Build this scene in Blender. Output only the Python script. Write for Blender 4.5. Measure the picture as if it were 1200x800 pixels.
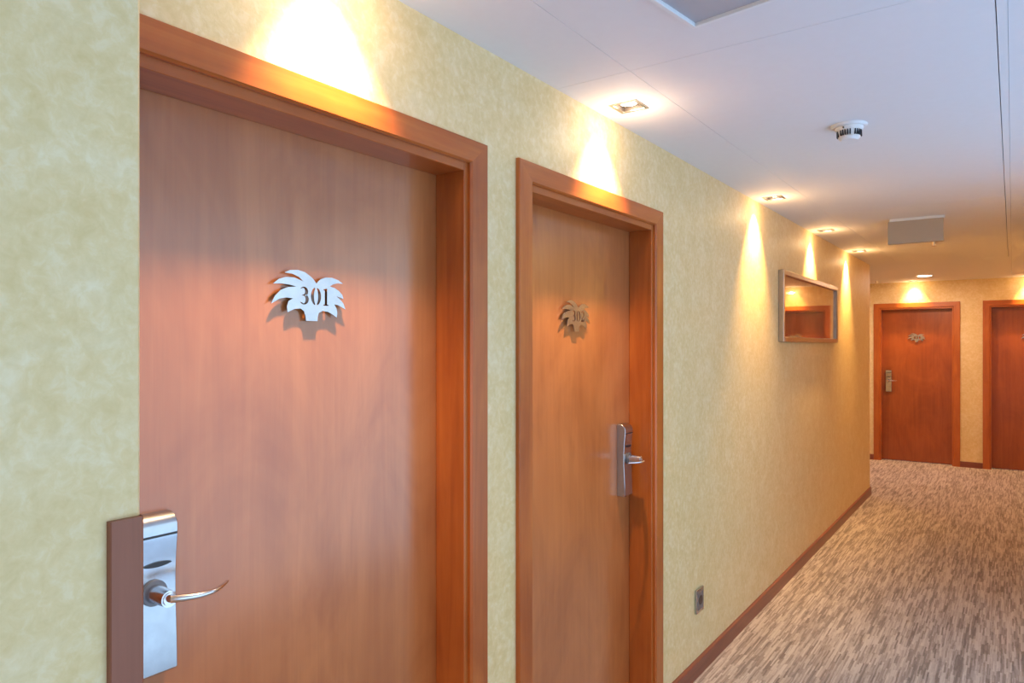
import bpy, bmesh, math, random
from mathutils import Vector, Matrix
random.seed(4)
S = bpy.context.scene
for o in list(bpy.data.objects): bpy.data.objects.remove(o, do_unlink=True)
COL = S.collection

# ---------------------------------------------------------------- camera
CAM_H = 1.534; F_PX = 822.9; YAW = 0.6194
cd = bpy.data.cameras.new('camera'); cam = bpy.data.objects.new('camera', cd); COL.objects.link(cam)
cam.location = (1.2, 0, CAM_H); cam.rotation_euler = (math.pi / 2, 0, YAW)
cd.sensor_width = 36; cd.lens = F_PX / 1200 * 36; cd.shift_y = 4.5 / 1200; cd.clip_start = .02
S.camera = cam

# ---------------------------------------------------------------- light and exposure
S.view_settings.view_transform = 'Standard'; S.view_settings.look = 'None'
S.view_settings.gamma = 1; S.view_settings.exposure = 0.14
W = bpy.data.worlds.new('sky'); S.world = W; W.use_nodes = True
bg = W.node_tree.nodes['Background']; bg.inputs[0].default_value = (.48, .80, 1, 1); bg.inputs[1].default_value = .92
S.cycles.use_denoising = True; S.cycles.max_bounces = 10; S.cycles.diffuse_bounces = 6
S.cycles.sample_clamp_indirect = 6; S.cycles.caustics_reflective = False; S.cycles.caustics_refractive = False

DAY = (.67, .785, 1.0); DAY_W = 45; UP_W = 20
WARM = (1.0, .52, .17)
POINT_W = 1.5; CORE_W = 138; DOWN_W = 17
# daylight through the corridor's side window (window_1), y -1.6 .. 4.25 in the right wall
WX = 2.00; WY0, WY1, WZ0, WZ1 = -1.6, 4.25, .05, 2.33
ad = bpy.data.lights.new('window_daylight', 'AREA'); ad.shape = 'RECTANGLE'
ad.size = WY1 - WY0; ad.size_y = WZ1 - WZ0; ad.energy = DAY_W; ad.color = DAY
ao = bpy.data.objects.new('window_daylight', ad); COL.objects.link(ao)
ao.location = (WX + .22, (WY0 + WY1) / 2, (WZ0 + WZ1) / 2)
ao.rotation_euler = (math.pi / 2, 0, math.pi / 2)
# added blue uplight aimed through the same window to brighten the ceiling
ud = ad.copy(); ud.color = (.08, .35, 1.0); ud.energy = UP_W; ud.spread = math.radians(95)
uo = bpy.data.objects.new('ceiling_uplight_fill', ud); COL.objects.link(uo)
ud.size_y = .9
uo.location = (WX + .62, (WY0 + WY1) / 2, .12); uo.rotation_euler = (math.radians(90 + 58), 0, math.pi / 2)

# ---------------------------------------------------------------- materials
def sock(nt, v, inp):
    if isinstance(v, (int, float)): inp.default_value = v
    elif isinstance(v, tuple): inp.default_value = v if len(v) == 4 else v + (1,)
    else: nt.links.new(v, inp)
def mat(name):
    m = bpy.data.materials.new(name); m.use_nodes = True; nt = m.node_tree
    return m, nt, nt.nodes['Principled BSDF']
def node(nt, t, **kw):
    n = nt.nodes.new(t)
    for k, v in kw.items():
        if k.startswith('_'): setattr(n, k[1:], v)
    return n
def mapping(nt, scale, rot=(0, 0, 0), obj=True):
    tc = node(nt, 'ShaderNodeTexCoord'); mp = node(nt, 'ShaderNodeMapping')
    mp.inputs['Scale'].default_value = scale; mp.inputs['Rotation'].default_value = rot
    nt.links.new(tc.outputs['Object'], mp.inputs['Vector']); return mp.outputs[0]
def noise(nt, vec, scale, detail=3, rough=.55, dist=0.):
    n = node(nt, 'ShaderNodeTexNoise'); nt.links.new(vec, n.inputs['Vector'])
    n.inputs['Scale'].default_value = scale; n.inputs['Detail'].default_value = detail
    n.inputs['Roughness'].default_value = rough; n.inputs['Distortion'].default_value = dist
    return n.outputs['Fac']
def ramp(nt, fac, stops):
    r = node(nt, 'ShaderNodeValToRGB'); el = r.color_ramp.elements
    while len(el) < len(stops): el.new(.5)
    for e, (p, c) in zip(el, stops): e.position = p; e.color = c + (1,)
    nt.links.new(fac, r.inputs[0]); return r.outputs[0]
def mix(nt, fac, a, b, mode='MIX'):
    m = node(nt, 'ShaderNodeMix', _data_type='RGBA', _blend_type=mode)
    sock(nt, fac, m.inputs['Factor']); sock(nt, a, m.inputs['A']) if False else None
    sock(nt, a, m.inputs[6]); sock(nt, b, m.inputs[7]); return m.outputs[2]
def bump(nt, p, h, strength, dist=.002):
    b = node(nt, 'ShaderNodeBump'); b.inputs['Strength'].default_value = strength
    b.inputs['Distance'].default_value = dist
    nt.links.new(h, b.inputs['Height']); nt.links.new(b.outputs[0], p.inputs['Normal'])
def simple(name, col, rough=.5, metal=0., coat=0., bumpscale=0, emis=None, es=0, var=1.):
    m, nt, p = mat(name)
    v = mapping(nt, (1, 1, 1)); f = noise(nt, v, 30, 2)
    c = ramp(nt, f, [(.3, tuple(x * (1 - .06 * var) for x in col)), (.7, tuple(min(1, x * (1 + .04 * var)) for x in col))])
    nt.links.new(c, p.inputs['Base Color'])
    p.inputs['Roughness'].default_value = rough; p.inputs['Metallic'].default_value = metal
    p.inputs['Coat Weight'].default_value = coat
    if bumpscale: bump(nt, p, noise(nt, v, bumpscale, 3), .15, .001)
    if emis: p.inputs['Emission Color'].default_value = emis + (1,); p.inputs['Emission Strength'].default_value = es
    return m
def math_(nt, op, a, b=None, c=None):
    n = node(nt, 'ShaderNodeMath', _operation=op)
    for i, v in enumerate((a, b, c)):
        if v is not None: sock(nt, v, n.inputs[i])
    return n.outputs[0]

def wall_material():
    m, nt, p = mat('sponged_plaster_yellow')
    v = mapping(nt, (1, 1, 1))
    a = noise(nt, v, 11, 5, .65, .35); b = noise(nt, v, 46, 4, .62, .4); c = noise(nt, v, 3.2, 2)
    base = ramp(nt, a, [(.30, (.70, .515, .235)), (.50, (.76, .585, .30)), (.66, (.82, .68, .43))])
    base = mix(nt, .42, base, ramp(nt, b, [(.34, (.64, .46, .19)), (.52, (.76, .58, .30)), (.68, (.86, .74, .52))]))
    base = mix(nt, .15, base, ramp(nt, c, [(.35, (.69, .515, .24)), (.65, (.80, .65, .40))]))
    nt.links.new(base, p.inputs['Base Color'])
    p.inputs['Roughness'].default_value = .55; p.inputs['Specular IOR Level'].default_value = .35
    bump(nt, p, b, .22, .004); return m
M_WALL = wall_material()

def wood(name, axis, c0, c1, c2, rough=.30, coat=.35, blotch=.35):
    m, nt, p = mat(name)
    sc = [9, 9, 9]; sc[axis] = .55
    v = mapping(nt, tuple(sc)); g1 = noise(nt, v, 2.4, 5, .62, .9)
    sc = [60, 60, 60]; sc[axis] = 1.6
    v2 = mapping(nt, tuple(sc)); g2 = noise(nt, v2, 2.0, 3, .6, .3)
    sc = [2.2, 2.2, 2.2]; sc[axis] = 1.1
    v3 = mapping(nt, tuple(sc)); g3 = noise(nt, v3, 1.6, 4, .6, 1.0)
    a = ramp(nt, g1, [(.32, c0), (.5, c1), (.68, c2)])
    b = ramp(nt, g2, [(.35, tuple(x * .80 for x in c1)), (.6, tuple(min(1, x * 1.08) for x in c1))])
    d = ramp(nt, g3, [(.35, c0), (.65, c2)])
    col = mix(nt, .30, a, b); col = mix(nt, blotch, col, d)
    nt.links.new(col, p.inputs['Base Color'])
    p.inputs['Roughness'].default_value = rough; p.inputs['Coat Weight'].default_value = coat
    p.inputs['Coat Roughness'].default_value = .22; p.inputs['Coat IOR'].default_value = 1.62
    bump(nt, p, g2, .06, .0006); return m
LEAF = ((.320, .090, .023), (.420, .134, .036), (.520, .185, .055))
TRIM = ((.290, .060, .008), (.420, .100, .014), (.530, .155, .028))
M_LEAF = wood('cherry_veneer_upright', 2, *LEAF, coat=1., blotch=.55)
M_LEAF_RED = wood('dark_red_veneer', 2, (.22, .042, .007), (.31, .066, .011), (.39, .095, .020), coat=.5, blotch=.5)  # darker, redder copy of the door leaf wood for the far doors
M_TRIM_V = wood('cherry_trim_upright', 2, *TRIM, rough=.35, coat=.25)
M_TRIM_Y = wood('cherry_trim_along', 1, *TRIM, rough=.35, coat=.25)
M_TRIM_X = wood('cherry_trim_across', 0, *TRIM, rough=.35, coat=.25)
BASE = ((.15, .040, .024), (.205, .056, .034), (.27, .080, .048))
M_BASE_Y = wood('baseboard_wood_along', 1, *BASE, rough=.4, coat=.2)
M_BASE_X = wood('baseboard_wood_across', 0, *BASE, rough=.4, coat=.2)
M_GUARD = wood('corner_guard_wood', 2, (.22, .070, .034), (.28, .090, .046), (.33, .115, .060), rough=.5, coat=.05)
M_CEIL = simple('matt_white_ceiling_paint', (.76, .755, .755), .75, var=.15)
M_CEIL_GAP = simple('ceiling_joint_shadow', (.42, .41, .40), .9)
M_WHITE = simple('white_plastic', (.78, .78, .77), .4, var=.2)
M_BLACK = simple('black_plastic', (.015, .015, .02), .3)
M_CHROME = simple('satin_chrome', (.50, .53, .57), .24, 1.)
M_PANEL = simple('white_panel_shaded', (.42, .35, .28), .5, var=.2)  # white plastic with the shade on its near side put into the colour
M_CHROME2 = simple('polished_chrome', (.70, .70, .74), .20, 1.)
M_BEZEL = simple('brushed_bezel', (.62, .56, .50), .3, 1.)
M_HOLD = simple('lamp_holder_enamel', (.62, .56, .50), .5)
M_WELL = simple('dark_spotlight_well', (.10, .08, .07), .5)
M_REFL = simple('lamp_reflector', (.80, .76, .70), .25, 1.)
M_GREYPL = simple('grey_metallic_plastic', (.20, .20, .22), .35, .5)
M_GRILLE = simple('grey_grille', (.44, .44, .46), .5, var=.2)
M_FRAME = simple('brushed_bronze_silver', (.50, .42, .37), .28, 1.)
M_SIGN = simple('brushed_sign_steel', (.56, .57, .60), .24, 1.)
M_HALL = simple('off_white_paint', (.72, .66, .50), .7)
M_ALU = simple('window_aluminium', (.55, .55, .56), .35, .8)
M_DIFF = simple('opal_diffuser', (.9, .88, .82), .5, emis=(1, .84, .62), es=10)
M_LAMP = simple('halogen_lamp', (.9, .9, .85), .3, emis=(1, .80, .55), es=28)

def mirror_glass():
    m, nt, p = mat('bronze_tinted_picture_glass')
    v = mapping(nt, (1, 1, 1)); f = noise(nt, v, 5, 4, .6, 1.)
    c = ramp(nt, f, [(.35, (.50, .36, .29)), (.65, (.66, .50, .41))])
    nt.links.new(c, p.inputs['Base Color']); p.inputs['Metallic'].default_value = .92
    p.inputs['Roughness'].default_value = .035; return m
M_MIRROR = mirror_glass()

def pane_glass():
    m = bpy.data.materials.new('window_pane_glass'); m.use_nodes = True; nt = m.node_tree
    out = nt.nodes['Material Output']; nt.nodes.remove(nt.nodes['Principled BSDF'])
    t = node(nt, 'ShaderNodeBsdfTransparent'); g = node(nt, 'ShaderNodeBsdfGlossy'); g.inputs['Roughness'].default_value = .02
    mx = node(nt, 'ShaderNodeMixShader'); mx.inputs[0].default_value = .05
    nt.links.new(t.outputs[0], mx.inputs[1]); nt.links.new(g.outputs[0], mx.inputs[2]); nt.links.new(mx.outputs[0], out.inputs[0])
    return m
M_PANE = pane_glass()

def carpet():
    m, nt, p = mat('streaked_loop_carpet')
    tc = node(nt, 'ShaderNodeTexCoord'); sp = node(nt, 'ShaderNodeSeparateXYZ'); nt.links.new(tc.outputs['Object'], sp.inputs[0])
    wob = noise(nt, tc.outputs['Object'], 12, 2)
    x = math_(nt, 'MULTIPLY_ADD', wob, .006, sp.outputs[0]); y = sp.outputs[1]
    def streaks(w, L, seed):
        ci = math_(nt, 'FLOOR', math_(nt, 'DIVIDE', x, w))
        wn = node(nt, 'ShaderNodeTexWhiteNoise', _noise_dimensions='1D'); nt.links.new(math_(nt, 'ADD', ci, seed), wn.inputs['W'])
        off = wn.outputs['Value']
        ri = math_(nt, 'FLOOR', math_(nt, 'ADD', math_(nt, 'DIVIDE', y, L), math_(nt, 'MULTIPLY', off, 7.3)))
        cb = node(nt, 'ShaderNodeCombineXYZ'); nt.links.new(ci, cb.inputs[0]); nt.links.new(ri, cb.inputs[1]); cb.inputs[2].default_value = seed
        w2 = node(nt, 'ShaderNodeTexWhiteNoise', _noise_dimensions='3D'); nt.links.new(cb.outputs[0], w2.inputs['Vector'])
        return w2.outputs['Value']
    s1 = streaks(.0075, .13, 3.); s2 = streaks(.019, .27, 9.); s3 = streaks(.0042, .07, 21.)
    f = math_(nt, 'ADD', math_(nt, 'ADD', math_(nt, 'MULTIPLY', s1, .50), math_(nt, 'MULTIPLY', s2, .28)), math_(nt, 'MULTIPLY', s3, .22))
    col = ramp(nt, f, [(.18, (.105, .070, .060)), (.38, (.275, .210, .185)), (.55, (.480, .405, .375)), (.78, (.700, .630, .590))])
    big = noise(nt, tc.outputs['Object'], 1.4, 3)
    col = mix(nt, .25, col, ramp(nt, big, [(.35, (.34, .26, .22)), (.65, (.56, .47, .43))]))
    fine = noise(nt, tc.outputs['Object'], 420, 2)
    col = mix(nt, .15, col, ramp(nt, fine, [(.3, (.22, .17, .15)), (.7, (.68, .58, .52))]))
    nt.links.new(col, p.inputs['Base Color']); p.inputs['Roughness'].default_value = .95
    p.inputs['Specular IOR Level'].default_value = .1; p.inputs['Sheen Weight'].default_value = .2
    bump(nt, p, f, .5, .003); return m
M_CARPET = carpet()

# ---------------------------------------------------------------- mesh helpers
ID = lambda a, b, c: (a, b, c)
class MB:
    def __init__(s, T=ID): s.bm = bmesh.new(); s.T = T
    def box(s, a0, b0, c0, a1, b1, c1, bev=0, seg=1):
        t = bmesh.new(); bmesh.ops.create_cube(t, size=1)
        for v in t.verts:
            v.co = Vector((a0 if v.co.x < 0 else a1, b0 if v.co.y < 0 else b1, c0 if v.co.z < 0 else c1))
        if bev: bmesh.ops.bevel(t, geom=t.edges[:], offset=bev, segments=seg, affect='EDGES', profile=.5)
        return s.merge(t)
    def merge(s, t):
        vs = [s.bm.verts.new(s.T(*v.co)) for v in t.verts]
        t.verts.index_update()
        for f in t.faces:
            try: s.bm.faces.new([vs[v.index] for v in f.verts])
            except ValueError: pass
        t.free(); return s
    def cyl(s, p0, p1, r0, r1=None, n=32, bev=0):
        r1 = r0 if r1 is None else r1
        p0 = Vector(p0); p1 = Vector(p1); d = p1 - p0
        t = bmesh.new(); bmesh.ops.create_cone(t, cap_ends=True, segments=n, radius1=r0, radius2=r1, depth=d.length)
        if bev: bmesh.ops.bevel(t, geom=[e for e in t.edges if abs(e.verts[0].co.z - e.verts[1].co.z) < 1e-6], offset=bev, segments=2, affect='EDGES')
        q = d.to_track_quat('Z', 'Y').to_matrix().to_4x4(); q.translation = (p0 + p1) / 2
        bmesh.ops.transform(t, matrix=q, verts=t.verts); return s.merge(t)
    def prism(s, pts, ax, lo, hi):
        # pts: 2D outline; ax: the axis extruded over lo..hi
        def P(p, w):
            q = list(p); q.insert(ax, w); return Vector(q)
        t = bmesh.new(); a = [t.verts.new(P(p, lo)) for p in pts]; b = [t.verts.new(P(p, hi)) for p in pts]; n = len(pts)
        t.faces.new(a); t.faces.new(b[::-1])
        for i in range(n): t.faces.new([a[i], b[i], b[(i + 1) % n], a[(i + 1) % n]])
        return s.merge(t)
    def tube(s, path, rs, n=16):
        # rs: list of (half width across, half height in c axis)
        t = bmesh.new(); rings = []
        P = [Vector(p) for p in path]
        for i, p in enumerate(P):
            d = (P[min(i + 1, len(P) - 1)] - P[max(i - 1, 0)]).normalized()
            up = Vector((0, 0, 1)); side = d.cross(up).normalized(); up = side.cross(d)
            ra, rb = rs[i]
            rings.append([t.verts.new(p + side * ra * math.cos(2 * math.pi * k / n) + up * rb * math.sin(2 * math.pi * k / n)) for k in range(n)])
        for i in range(len(P) - 1):
            for k in range(n): t.faces.new([rings[i][k], rings[i][(k + 1) % n], rings[i + 1][(k + 1) % n], rings[i + 1][k]])
        t.faces.new(rings[0][::-1]); t.faces.new(rings[-1]); return s.merge(t)
    def build(s, name, m, parent=None, smooth=False, angle=40):
        bmesh.ops.recalc_face_normals(s.bm, faces=s.bm.faces[:])
        me = bpy.data.meshes.new(name)
        if smooth:
            for f in s.bm.faces: f.smooth = True
            for e in s.bm.edges:
                if len(e.link_faces) == 2 and e.calc_face_angle(0) > math.radians(angle): e.smooth = False
        s.bm.to_mesh(me); s.bm.free(); me.materials.append(m)
        o = bpy.data.objects.new(name, me); COL.objects.link(o)
        if parent: o.parent = parent; o.matrix_parent_inverse = Matrix.Translation(-Vector(parent.location))
        return o
def empty(name, loc, label, cat=None, group=None, kind=None):
    o = bpy.data.objects.new(name, None); COL.objects.link(o); o.location = loc; o.empty_display_size = .1
    return tag(o, label, cat, group, kind)
def tag(o, label=None, cat=None, group=None, kind=None):
    for k, v in (('label', label), ('category', cat), ('group', group), ('kind', kind)):
        if v: o[k] = v
    return o

# ---------------------------------------------------------------- room shell
CE = 2.361; FY = 10.51; YE = 8.04; NX = .27; NY = .467
XL, XR, YB = -3.2, WX, -2.6
tag(MB().box(XL, YB, -.12, XR + .2, FY + .3, 0).build('floor', M_CARPET),
    'streaked brown and beige loop carpet along the corridor', 'floor', kind='structure')

# doors: opening (u0,u1), top
ZT = 2.004
D1 = (.588, 1.460); D2 = (1.790, 2.662); D3 = (-.232, .572); D4 = (.985, 1.790); D5 = (5.33, 6.20)
def holed(T, u0, u1, holes, z1, n0, n1):
    m = MB(T); u = u0
    for a, b in holes:
        a -= .024; b += .024
        m.box(u, n0, 0, a, n1, z1); m.box(a, n0, ZT + .027, b, n1, z1); u = b
    m.box(u, n0, 0, u1, n1, z1); return m
TL = lambda u, n, z: (n, u, z)            # left wall: u = y, outward normal +x
TR = lambda u, n, z: (XR - n, u, z)       # right wall, out of view but mirrored in metal and lacquer
TF = lambda u, n, z: (u, FY - n, z)       # far wall: u = x, outward normal -y
holed(TL, NY, YE, [D1, D2], CE + .05, -.2, 0).build('wall_left', M_WALL)
tag(bpy.data.objects['wall_left'], 'long sponged yellow plaster wall with the two nearer guest room doors', 'wall', kind='structure')
holed(TF, XL, XR + .2, [D3, D4], CE + .05, -.2, 0).build('wall_far', M_WALL)
tag(bpy.data.objects['wall_far'], 'yellow plaster wall closing the corridor far end', 'wall', kind='structure')
m = MB(); m.prism([(-.2, YB), (NX, YB), (NX, NY - .004), (NX - .004, NY), (-.2, NY)], 2, 0, CE + .05)
tag(m.build('wall_front', M_WALL), 'projecting yellow plaster wall at the left edge of the view', 'wall', kind='structure')
tag(MB().box(XL, YE - .2, 0, -.2, YE, CE + .05).build('wall_side', M_WALL), 'yellow wall of the side passage beyond the corner', 'wall', kind='structure')
# right wall with the window opening
m = MB(); X0, X1 = XR, XR + .2
m.box(X0, YB, 0, X1, WY0, CE + .05).box(X0, WY1, 0, X1, D5[0] - .024, CE + .05).box(X0, D5[1] + .024, 0, X1, FY, CE + .05).box(X0, D5[0] - .024, ZT + .027, X1, D5[1] + .024, CE + .05).box(X0, WY0, 0, X1, WY1, WZ0).box(X0, WY0, WZ1, X1, WY1, CE + .05)
tag(m.build('wall_right', M_WALL), 'yellow wall facing the doors, with the daylight window', 'wall', kind='structure')
tag(MB().box(-.2, YB - .2, 0, XR + .2, YB, CE + .05).build('wall_back', M_WALL), 'yellow wall behind the viewer', 'wall', kind='structure')
tag(MB().box(XL - .2, YE - .2, 0, XL, FY + .2, CE + .05).build('wall_end', M_WALL), 'yellow wall at the end of the side passage', 'wall', kind='structure')
win = empty('window_1', (WX + .1, (WY0 + WY1) / 2, WZ0), 'wide aluminium framed window in the right wall', 'window', kind='structure')
n = 4; w = (WY1 - WY0) / n
for i in range(n + 1):
    y = WY0 + i * w; y = min(max(y, WY0 + .025), WY1 - .025)
    MB().box(WX + .07, y - .025, WZ0, WX + .12, y + .025, WZ1, .003).build('mullion', M_ALU, win)
for z in (WZ0, WZ1 - .05): MB().box(WX + .07, WY0, z, WX + .12, WY1, z + .05, .003).build('rail', M_ALU, win)
for i in range(n): MB().box(WX + .092, WY0 + i * w + .025, WZ0 + .05, WX + .098, WY0 + (i + 1) * w - .025, WZ1 - .05).build('pane', M_PANE, win)

# ---------------------------------------------------------------- spot positions
SPOTS = [(.118, .99), (.118, 2.215), (.110, 4.06), (.108, 5.42), (.105, 6.77)]
SPF = [(.155, 10.395), (1.385, 10.395), (-1.15, 10.395)]
SPR_FILL = [(XR - .12, y) for y in (4.75, 6.9, 8.1, 9.4)]  # unseen row, added to warm the left wall and ceiling by bounce
HOLE = .046
# ceiling: backing slab, and panels below it with open joints; spot holes cut in the strips
ceil = empty('ceiling', (0, 0, CE), 'flat white plasterboard ceiling with fine joints over the corridor', 'ceiling', kind='structure')
MB().box(XL, YB, CE + .10, XR + .2, FY + .2, CE + .2).build('backing', M_CEIL_GAP, ceil)
G = .0008
def panel(x0, y0, x1, y1, holes=()):
    m = MB(); hs = [(x, y) for x, y in holes if x0 < x < x1 and y0 < y < y1]
    x0 += G; y0 += G; x1 -= G; y1 -= G
    if not hs: m.box(x0, y0, CE, x1, y1, CE + .1)
    else:
        xs = sorted({x0, x1, *[h[0] - HOLE for h in hs], *[h[0] + HOLE for h in hs]})
        ys = sorted({y0, y1, *[h[1] - HOLE for h in hs], *[h[1] + HOLE for h in hs]})
        V = {}
        def v(x, y, z):
            k = (x, y, z)
            if k not in V: V[k] = m.bm.verts.new(k)
            return V[k]
        solid = lambda i, j: 0 <= i < len(xs) - 1 and 0 <= j < len(ys) - 1 and not any(abs((xs[i] + xs[i + 1]) / 2 - h[0]) < HOLE and abs((ys[j] + ys[j + 1]) / 2 - h[1]) < HOLE for h in hs)
        for i in range(len(xs) - 1):
            for j in range(len(ys) - 1):
                if not solid(i, j): continue
                a, b, c, d = xs[i], xs[i + 1], ys[j], ys[j + 1]
                for z in (CE, CE + .1): m.bm.faces.new([v(a, c, z), v(b, c, z), v(b, d, z), v(a, d, z)])
                for (di, dj, q) in ((-1, 0, [(a, c), (a, d)]), (1, 0, [(b, c), (b, d)]), (0, -1, [(a, c), (b, c)]), (0, 1, [(a, d), (b, d)])):
                    if not solid(i + di, j + dj):
                        m.bm.faces.new([v(*q[0], CE), v(*q[1], CE), v(*q[1], CE + .1), v(*q[0], CE + .1)])
    return m.build('ceiling_panel', M_CEIL, ceil)
HH = SPOTS
for a, b in ((YB, 1.93), (1.93, 4.75), (4.75, YE)): panel(-.2 if b < YE else -.2, a, .2600, b, HH)
for a, b in ((YB, 1.93), (1.93, 4.75), (4.75, YE)): panel(.2600, a, 1.166, b)
MB().box(1.1675, YB, CE - .0012, 1.190, YE, CE + .05).build('cover_strip', M_CEIL, ceil)
panel(1.190, YB, XR + .2, 3.9); panel(1.190, 3.9, XR + .2, YE, SPR_FILL)
panel(XL, YE, 1.19, FY, SPF); panel(1.19, YE, XR + .2, FY, SPF + SPR_FILL)

# ---------------------------------------------------------------- baseboards and corner guard
def base(name, T, u0, u1, h=.076, m=M_BASE_Y, label=''):
    p = [(0, 0), (.016, 0), (.016, h - .007), (.014, h - .003), (.009, h), (0, h)]
    b = MB(T); b.prism([(n, z) for n, z in p], 0, u0, u1)
    return tag(b.build(name, m), label, 'baseboard', kind='structure')
CW = .072; CG = .016      # casing width, set back of its inner edge from the opening
def cas(D): return D[0] - CG - CW, D[1] + CG + CW
base('baseboard_left', TL, cas(D2)[1], YE, label='dark red wooden baseboard running along the left wall to the corner')
base('baseboard_middle', TL, cas(D1)[1], cas(D2)[0], label='short wooden baseboard between the two near doors')
base('baseboard_far', TF, cas(D3)[1], cas(D4)[0], .072, M_BASE_X, 'short wooden baseboard between the two far doors')
base('baseboard_back', TF, XL, cas(D3)[0], .072, M_BASE_X, 'wooden baseboard left of the far doors')
base('baseboard_side', lambda u, n, z: (u, YE + n, z), -3, .014, .076, M_BASE_X, 'wooden baseboard round the wall corner')
base('baseboard_right', TR, YB, cas(D5)[0], .076, M_BASE_Y, 'wooden baseboard under the window wall')
m = MB(); t = .009
m.prism([(NX, NY - .043), (NX + t - .002, NY - .043), (NX + t, NY - .041), (NX + t, NY - .003), (NX + t - .002, NY - .0005), (NX - .03, NY + .0015), (NX - .03, NY), (NX, NY)], 2, 0, 1.312)
tag(m.build('trim_1', M_GUARD), 'reddish brown wooden corner guard on the projecting wall beside the nearest door', 'corner guard', kind='structure')

# ---------------------------------------------------------------- doors
def lock(T, root, uc, z0, side):
    """side=+1: the lever points towards +u. Leaf face at n=-.1"""
    hw = .034; zc = z0 + .29
    B = -.1
    case = [( .0, z0), (.0325, z0), (.036, z0 + .004), (.0345, z0 + .06), (.031, z0 + .13), (.0305, z0 + .17), (.033, z0 + .215),
            (.0365, z0 + .245), (.0375, z0 + .262)]
    for k in range(1, 9):
        a = math.radians(k * 11.25); case.append((.0375 - .026 + .026 * math.cos(a), z0 + .264 + .026 * math.sin(a)))
    case.append((0, z0 + .29))
    m = MB(T); m.prism([(B + n, z) for n, z in case], 0, uc - hw, uc + hw)
    c = m.build('lock_case', M_CHROME, root, True, 30); bv = c.modifiers.new('bevel', 'BEVEL'); bv.width = .0014; bv.segments = 2; bv.angle_limit = math.radians(50); c['label'] = 'satin chrome card lock case'
    # black strip standing in for the dark reflection under the rounded top
    m = MB(T); m.box(uc - hw + .0015, B + .030, z0 + .2505, uc + hw - .0015, B + .0379, z0 + .2545); m.build('reflection_band', M_BLACK, c)
    # card reader lens: pointed dark oval
    pts = []
    for k in range(24):
        a = 2 * math.pi * k / 24; x = math.cos(a); pts.append((uc - .002 * side + .026 * x, z0 + .2005 + .0048 * math.sin(a) * (1 - .35 * x * x)))
    m = MB(T); m.prism(pts, 0, 0, 0) if False else None
    t = bmesh.new(); a = [t.verts.new((p[0], B + .026, p[1])) for p in pts]; b = [t.verts.new((p[0], B + .0346, p[1])) for p in pts]
    t.faces.new(a); t.faces.new(b[::-1])
    for i in range(24): t.faces.new([a[i], b[i], b[(i + 1) % 24], a[(i + 1) % 24]])
    m.merge(t); r = m.build('card_reader', M_BLACK, c)
    ua = uc - side * .008; za = z0 + .150
    m = MB(T); m.cyl((ua, B + .03, za), (ua, B + .036, za), .0235, n=40, bev=.001); m.build('rose', M_BLACK if False else M_GREYPL, c, True)
    m = MB(T); m.cyl((ua, B + .034, za), (ua, B + .088, za), .0165, .0145, n=40, bev=.003)
    path = []; rs = []
    for k in range(15):
        t_ = k / 14
        u = t_ * .112; n = -.018 + .030 * math.sin(math.pi * (t_ * .93 + .04)) ** 1 + .004 * (1 - t_)
        path.append((ua + side * u, n, za + .001)); rs.append((.0048 * (1 - t_) + .0030, .0040 * (1 - t_) + .0030))
    m.tube(path, rs, 14)
    l = m.build('lever', M_CHROME2, c, True, 50)
    return c

def door(name, T, D, w0, side, label, trim_h, z0=.935, leaf=None):
    a, b = D; loc = T((a + b) / 2, 0, 0)
    root = empty(name, loc, label, 'door', kind='structure')
    # leaf
    MB(T).box(a - .012, -.145, .006, b + .012, -.1, ZT + .012, .0015).build('leaf', leaf or M_LEAF, root)
    # frame lining: two jambs and a head, closing the opening depth
    for (u0, u1) in ((a - .022, a), (b, b + .022)):
        MB(T).box(u0, -.2, 0, u1, -.1455, ZT + .025).box(u0, -.0995, 0, u1, 0.001, ZT + .025, .0012).build('jamb', M_TRIM_V, root)
    MB(T).box(a, -.0995, ZT, b, .001, ZT + .025, .0012).box(a, -.2, ZT, b, -.1455, ZT + .025).build('head_jamb', trim_h, root)
    # casing: flat boards proud of the wall with an eased inner edge
    ia, ib, oa, ob = a - CG, b + CG, a - CG - CW, b + CG + CW; zi, zo = ZT + .022, 2.089
    def board(n0=.0005, n1=.015): return n0, n1
    prof = lambda u_in, u_out: [(u_in, .0005), (u_in, .009), (u_in + (u_out - u_in) * .07, .015), (u_out - (u_out - u_in) * .03, .015), (u_out, .012), (u_out, .0005)]
    for ui, uo in ((ia, oa), (ib, ob)):
        t = bmesh.new(); P = prof(ui, uo); n = len(P)
        lo = [t.verts.new((u, q, 0)) for u, q in P]
        # mitre: inner edge ends at zi, outer at zo
        hi = [t.verts.new((u, q, zi + (zo - zi) * abs(u - ui) / CW)) for u, q in P]
        t.faces.new(lo); t.faces.new(hi[::-1])
        for i in range(n): t.faces.new([lo[i], hi[i], hi[(i + 1) % n], lo[(i + 1) % n]])
        MB(T).merge(t).build('side_casing', M_TRIM_V, root)
    t = bmesh.new(); P = prof(0, CW); n = len(P)
    lf = [t.verts.new((ia - d, q, zi + (zo - zi) * d / CW)) for d, q in P]
    rt = [t.verts.new((ib + d, q, zi + (zo - zi) * d / CW)) for d, q in P]
    t.faces.new(lf); t.faces.new(rt[::-1])
    for i in range(n): t.faces.new([lf[i], rt[i], rt[(i + 1) % n], lf[(i + 1) % n]])
    MB(T).merge(t).build('head_casing', trim_h, root)
    uc = (a + .080) if side > 0 else (b - .076)
    lock(T, root, uc, z0, side)
    return root
door('door_1', TL, D1, 0, 1, 'nearest reddish brown veneered door with room number 301', M_TRIM_Y)
door('door_2', TL, D2, 0, -1, 'second brown veneered door on the left wall, room number 302', M_TRIM_Y, .926)
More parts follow.
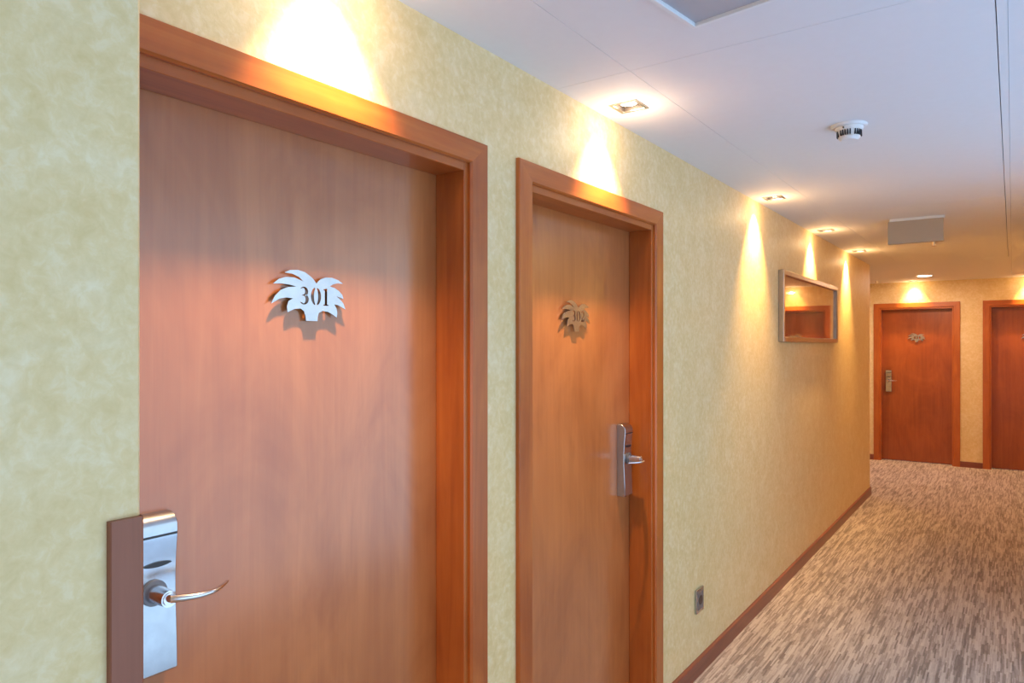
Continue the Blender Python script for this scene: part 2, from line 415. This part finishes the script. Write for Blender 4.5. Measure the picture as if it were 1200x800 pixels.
door('door_3', TF, D3, 0, 1, 'red brown far wall door left of the pale wall strip', M_TRIM_X, .915, M_LEAF_RED)
door('door_4', TF, D4, 0, -1, 'dark red brown far wall door cut by the right edge of the view', M_TRIM_X, .915, M_LEAF_RED)

door('door_5', TR, D5, 0, 1, 'brown veneered door in the window wall, opposite and out of view', M_TRIM_Y)

# ---------------------------------------------------------------- palm shaped number signs
OUT = [(545,258),(562,232),(585,212),(630,193),(690,189),(750,207),(797,238),(745,238),(702,250),(670,274),(715,285),(757,311),(790,345),(802,384),(768,372),(733,364),
       (765,388),(800,425),(822,486),(775,460),(745,446),(712,442),(733,480),(742,525),(735,568),(705,545),(655,517),(602,510),(566,530),(557,565),(553,608),
       (450,608),(445,565),(432,520),(402,498),(350,504),(289,536),(284,485),(298,435),(335,410),(280,405),(220,420),(153,468),(182,400),(230,342),(290,312),(365,300),
       (300,287),(240,284),(168,290),(215,246),(270,223),(345,219),(425,247),(388,212),(330,188),(262,183),(310,157),(380,148),(440,163),(500,203),(525,232)]
def arc(cx, cy, rx, ry, a0, a1, n=10): return [(cx + rx * math.cos(math.radians(a0 + (a1 - a0) * k / n)), cy - ry * math.sin(math.radians(a0 + (a1 - a0) * k / n))) for k in range(n + 1)]
# stencil digits in a 0..1 (wide) x 0..1 (down) cell
def d3():
    o = arc(.45, .27, .42, .27, 150, -75, 12) + arc(.45, .70, .48, .30, 70, -150, 14)
    i = arc(.40, .72, .20, .22, -130, 78, 12)[:] ; i2 = arc(.36, .26, .20, .19, -60, 120, 10)
    return [o + i + [(.28, .50), (.28, .46)] + i2]
def d0():
    l = arc(.47, .5, .45, .5, 100, 260, 14) + arc(.47, .5, .17, .44, 255, 105, 12)
    r = arc(.53, .5, .45, .5, -80, 80, 14) + arc(.53, .5, .17, .44, 75, -75, 12)
    return [l, r]
def d1(): return [[(.15, .06), (.66, .0), (.66, .93), (.85, .95), (.85, 1), (.12, 1), (.12, .95), (.32, .93), (.32, .12), (.15, .12)]]
def d2():
    o = arc(.47, .28, .42, .28, 165, -35, 12)
    return [o + [(.38, .80), (.70, .84), (.84, .72), (.90, .72), (.82, 1), (.05, 1), (.05, .94), (.48, .50)] + arc(.42, .27, .16, .21, -30, 140, 10)]
def sign(name, T, uc, zc, digits, label, sz=1.0, blank=False):
    root = empty(name, T(uc, -.1, zc), label, 'room sign', 'palm shaped room signs')
    K = .205 / 669 * sz; KV = .112 / 460 * sz
    cu = bpy.data.curves.new('plate', 'CURVE'); cu.dimensions = '2D'; cu.fill_mode = 'BOTH'; cu.extrude = .0012
    loops = [OUT]
    x = 392
    for d, wd in digits:
        for l in d(): loops.append([(x + px * wd, 296 + py * 164) for px, py in l])
        x += wd + 12
    for l in loops:
        sp = cu.splines.new('POLY'); sp.points.add(len(l) - 1); sp.use_cyclic_u = True
        for p, (u, v) in zip(sp.points, l): p.co = ((u - 487) * K, -(v - 378) * KV, 0, 1)
    tmp = bpy.data.objects.new('tmp', cu); COL.objects.link(tmp)
    dg = bpy.context.evaluated_depsgraph_get(); me = bpy.data.meshes.new_from_object(tmp.evaluated_get(dg))
    bpy.data.objects.remove(tmp); bm = bmesh.new(); bm.from_mesh(me)
    flip = T is TF
    mb = MB(T); t = bm
    for v in t.verts: v.co = Vector((uc + v.co.x, -.1 + .0105 + v.co.z, zc + v.co.y))
    mb.merge(t); mb.build('plate', M_SIGN, root)
    for du, dz in ((-.035, .012), (.035, .012), (0, -.03)):
        MB(T).cyl((uc + du * 1.0, -.1, zc + dz), (uc + du, -.0895, zc + dz), .004, n=12).build('standoff', M_CHROME, root)
W3, W0, W1, W2 = 88, 96, 66, 92
sign('room_sign', TL, 1.024, 1.645, [(d3, W3), (d0, W0), (d1, W1)], 'steel palm shaped sign reading 301 on the nearest door')
sign('room_sign', TL, 2.207, 1.640, [(d3, W3), (d0, W0), (d2, W2)], 'palm shaped sign reading 302 on the second door, edge catching light')
slit = lambda: [arc(.5, .5, .35, .5, 0, 330, 10)]
sign('room_sign', TF, .168, 1.635, [(slit, 80), (slit, 80), (slit, 80)], 'small palm shaped sign on the far door left of the pale wall strip')
sign('room_sign', TF, 1.386, 1.635, [(slit, 80), (slit, 80), (slit, 80)], 'palm shaped sign on the far door cut by the right edge')

# ---------------------------------------------------------------- recessed spotlights
def spotlight(x, y, label, wx, wy, group='square spotlights along the left wall', k=1.):
    if label: r = empty('recessed_spotlight', (x, y, CE), label, 'ceiling light', group)
    else:      # out of view, part of the ceiling; the right row is added fill
        r = bpy.data.objects.new('spotlight', None); COL.objects.link(r); r.location = (x, y, 0)
        r.parent = ceil; r.location = (x, y, CE); r.matrix_parent_inverse = Matrix.Translation((0, 0, -CE))
    m = MB(); o = .052; i = .040
    for a in ((-o, -o, o, -i), (-o, i, o, o), (-o, -i, -i, i), (i, -i, o, i)):
        m.box(x + a[0], y + a[1], CE - .003, x + a[2], y + a[3], CE + .001)
    m.build('bezel', M_BEZEL, r)
    m = MB()                                   # square well
    for a in ((-i - .002, -i - .002, i + .002, -i), (-i - .002, i, i + .002, i + .002), (-i - .002, -i, -i, i), (i, -i, i + .002, i)):
        m.box(x + a[0], y + a[1], CE + .0, x + a[2], y + a[3], CE + .05)
    m.box(x - i, y - i, CE + .05, x + i, y + i, CE + .054)
    m.build('well', M_WELL, r)
    MB().box(x - .034, y - .034, CE + .014, x + .030, y + .034, CE + .024, .002).build('lamp_holder', M_HOLD, r)
    MB().cyl((x - .002, y, CE + .015), (x - .002, y, CE + .010), .027, n=32).build('lamp', M_LAMP, r, True)
    ld = bpy.data.lights.new('halo_fill', 'POINT'); ld.energy = POINT_W; ld.color = (1, .76, .52) if y < 3 else (1, .62, .30); ld.shadow_soft_size = .012  # added point light below the fixture, makes the halo on the ceiling
    lo = bpy.data.objects.new('halo_fill', ld); COL.objects.link(lo); lo.parent = r; lo.location = (0, 0, -.085)
    ld2 = bpy.data.lights.new('spot_core', 'SPOT'); ld2.energy = CORE_W * k; ld2.color = (1, .64, .32) if y < 3 else (1, .60, .20); ld2.shadow_soft_size = .018
    ld2.spot_size = math.radians(75); ld2.spot_blend = 1.
    l2 = bpy.data.objects.new('spot_core', ld2); COL.objects.link(l2); l2.parent = r; l2.location = (0, 0, -.005)
    d = Vector((wx, wy, -1)); l2.rotation_euler = d.to_track_quat('-Z', 'Y').to_euler()
LB = [None,
      'square recessed spotlight above the second door, nearest in view',
      'square recessed spotlight before the glazed frame, second in view',
      'square recessed spotlight above the glazed frame, third in view',
      'square recessed spotlight nearest the wall corner, smallest of the row']
for (x, y), l in zip(SPOTS, LB): spotlight(x, y, l, -.30, 0, k=.78 if y < 3 else 1.)
FB = ['recessed spotlight above the far door left of the pale strip', 'recessed spotlight above the far door at the right edge',
      None]
for (x, y), l in zip(SPF, FB): spotlight(x, y, l, 0, .36, group='spotlights along the far wall', k=.5)
for x, y in SPR_FILL: spotlight(x, y, None, .36, 0, k=1.35)
# round downlights
def downlight(x, y, label, power=DOWN_W):
    r = empty('round_downlight', (x, y, CE), label, 'ceiling light')
    MB().cyl((x, y, CE - .006), (x, y, CE + .001), .088, .092, n=40, bev=.001).build('rim', M_WHITE, r, True)
    MB().cyl((x, y, CE - .010), (x, y, CE - .004), .072, n=40, bev=.001).build('diffuser', M_DIFF, r, True)
    ld = bpy.data.lights.new('downlight_glow', 'AREA'); ld.shape = 'DISK'; ld.size = .15; ld.energy = power; ld.color = (1, .72, .56)
    lo = bpy.data.objects.new('downlight_glow', ld); COL.objects.link(lo); lo.parent = r; lo.location = (0, 0, -.012)
downlight(.352, 9.59, 'round glowing downlight in the ceiling before the far door')
downlight(-1.25, 9.40, 'round glowing downlight over the side passage, hidden by the corner')

# ---------------------------------------------------------------- smoke detector
sx, sy = .700, 2.885
r = empty('smoke_detector', (sx, sy, CE), 'white round smoke detector with dark slots on the ceiling', 'smoke detector')
m = MB(); m.cyl((sx, sy, CE - .010), (sx, sy, CE), .058, .064, n=48, bev=.002); m.build('mounting_base', M_WHITE, r, True)
m = MB(); m.cyl((sx, sy, CE - .022), (sx, sy, CE - .010), .046, .050, n=48, bev=.001)
m.cyl((sx, sy, CE - .046), (sx, sy, CE - .022), .037, .043, n=48); m.cyl((sx, sy, CE - .058), (sx, sy, CE - .046), .030, .040, n=48, bev=.002)
m.build('body', M_WHITE, r, True)
for k in range(30):
    if k % 6 == 5: continue
    a = 2 * math.pi * k / 30 + .35
    c, s_ = math.cos(a), math.sin(a)
    t = bmesh.new(); bmesh.ops.create_cube(t, size=1)
    bmesh.ops.transform(t, matrix=Matrix.Translation((sx + .0400 * c, sy + .0400 * s_, CE - .034)) @ Matrix.Rotation(a, 4, 'Z') @ Matrix.Diagonal((.0075, .0042, .020, 1)), verts=t.verts)
    MB().merge(t).build('slot', M_BLACK, r)
MB().cyl((sx - .012, sy - .046, CE - .018), (sx - .012, sy - .052, CE - .018), .003, n=12).build('indicator', M_BLACK, r)

# ceiling vent, slightly turned, at the top of the view
vx, vy, va = .540, 1.730, math.radians(-8)
r = empty('ceiling_vent', (vx, vy, CE), 'grey panel vent with pale rim at the top of the view', 'vent')
def rv(x, y, z): return (vx + x * math.cos(va) - y * math.sin(va), vy + x * math.sin(va) + y * math.cos(va), z)
Lx, Ly = .42, .42
m = MB(rv)
for q in ((-.012, -Ly, .0, 0.012), (Lx, -Ly, Lx + .012, .012), (0, 0, Lx, .012), (0, -Ly, Lx, -Ly + .012)):
    m.box(q[0], q[1], CE - .014, q[2], q[3], CE, .001)
m.build('rim', M_WHITE, r)
MB(rv).box(0, -Ly + .012, CE - .005, Lx, 0, CE - .001, .001).build('panel', M_GRILLE, r)

# hanging sign panel seen from behind (no lettering on this side)
r = empty('hanging_sign_panel', (.68, 5.22, CE), 'blank rectangular panel hanging from the ceiling across the corridor', 'hanging panel')
MB().box(.530, 5.20, 2.196, .845, 5.225, 2.344, .002).build('panel', M_PANEL, r)
MB().box(.540, 5.205, 2.343, .850, 5.26, CE, .001).build('mounting_rail', M_WHITE, r)
# small sprinkler beyond it
r = empty('sprinkler', (.690, 6.5, CE), 'small dark sprinkler head on the ceiling behind the hanging panel', 'sprinkler')
m = MB(); m.cyl((.69, 6.5, CE - .006), (.69, 6.5, CE), .028, .032, n=24); m.build('escutcheon', M_BEZEL, r, True)
m = MB(); m.cyl((.69, 6.5, CE - .035), (.69, 6.5, CE - .005), .008, .012, n=16)
m.cyl((.69, 6.5, CE - .038), (.69, 6.5, CE - .035), .018, n=20); m.build('head', M_BEZEL, r, True)
r = empty('sprinkler', (-.225, 10.055, CE), 'small pale sprinkler head on the ceiling by the wall corner', 'sprinkler')
MB().cyl((-.225, 10.055, CE - .006), (-.225, 10.055, CE), .028, .032, n=24).build('escutcheon', M_WHITE, r, True)
MB().cyl((-.225, 10.055, CE - .03), (-.225, 10.055, CE - .005), .012, .014, n=16).build('head', M_BEZEL, r, True)

# ---------------------------------------------------------------- framed glass on the left wall
fy0, fy1, fz0, fz1 = 4.565, 6.235, 1.556, 2.010
r = empty('picture_frame', (0, (fy0 + fy1) / 2, fz0), 'wide metal framed picture with reflective glass on the left wall', 'picture frame')
fw, fd = .031, .034
def fbar(a, b, c, d, nm='frame_bar'): MB(TL).box(a, .0, c, b, fd, d, .0025).build(nm, M_FRAME, r)
fbar(fy0, fy0 + fw, fz0, fz1); fbar(fy1 - fw, fy1, fz0, fz1); fbar(fy0 + fw, fy1 - fw, fz0, fz0 + fw); fbar(fy0 + fw, fy1 - fw, fz1 - fw, fz1)
MB(TL).box(fy0 + fw - .003, .002, fz0 + fw - .003, fy1 - fw + .003, .018, fz1 - fw + .003).build('glazing', M_MIRROR, r)

# ---------------------------------------------------------------- socket low on the left wall
r = empty('wall_socket', (0, 3.185, .35), 'small grey metallic socket low on the left wall past the second door', 'socket')
y0, y1, z0, z1 = 3.138, 3.232, .288, .398
MB(TL).box(y0, 0, z0, y1, .011, z1, .003, 2).build('cover_plate', M_CHROME, r, True)
MB(TL).box(y0 + .012, .009, z0 + .014, y1 - .012, .0125, z1 - .014, .001).build('insert', M_GREYPL, r)
MB(TL).cyl((3.185, .010, .345), (3.185, .0135, .345), .022, n=24).build('outlet', M_BLACK, r)
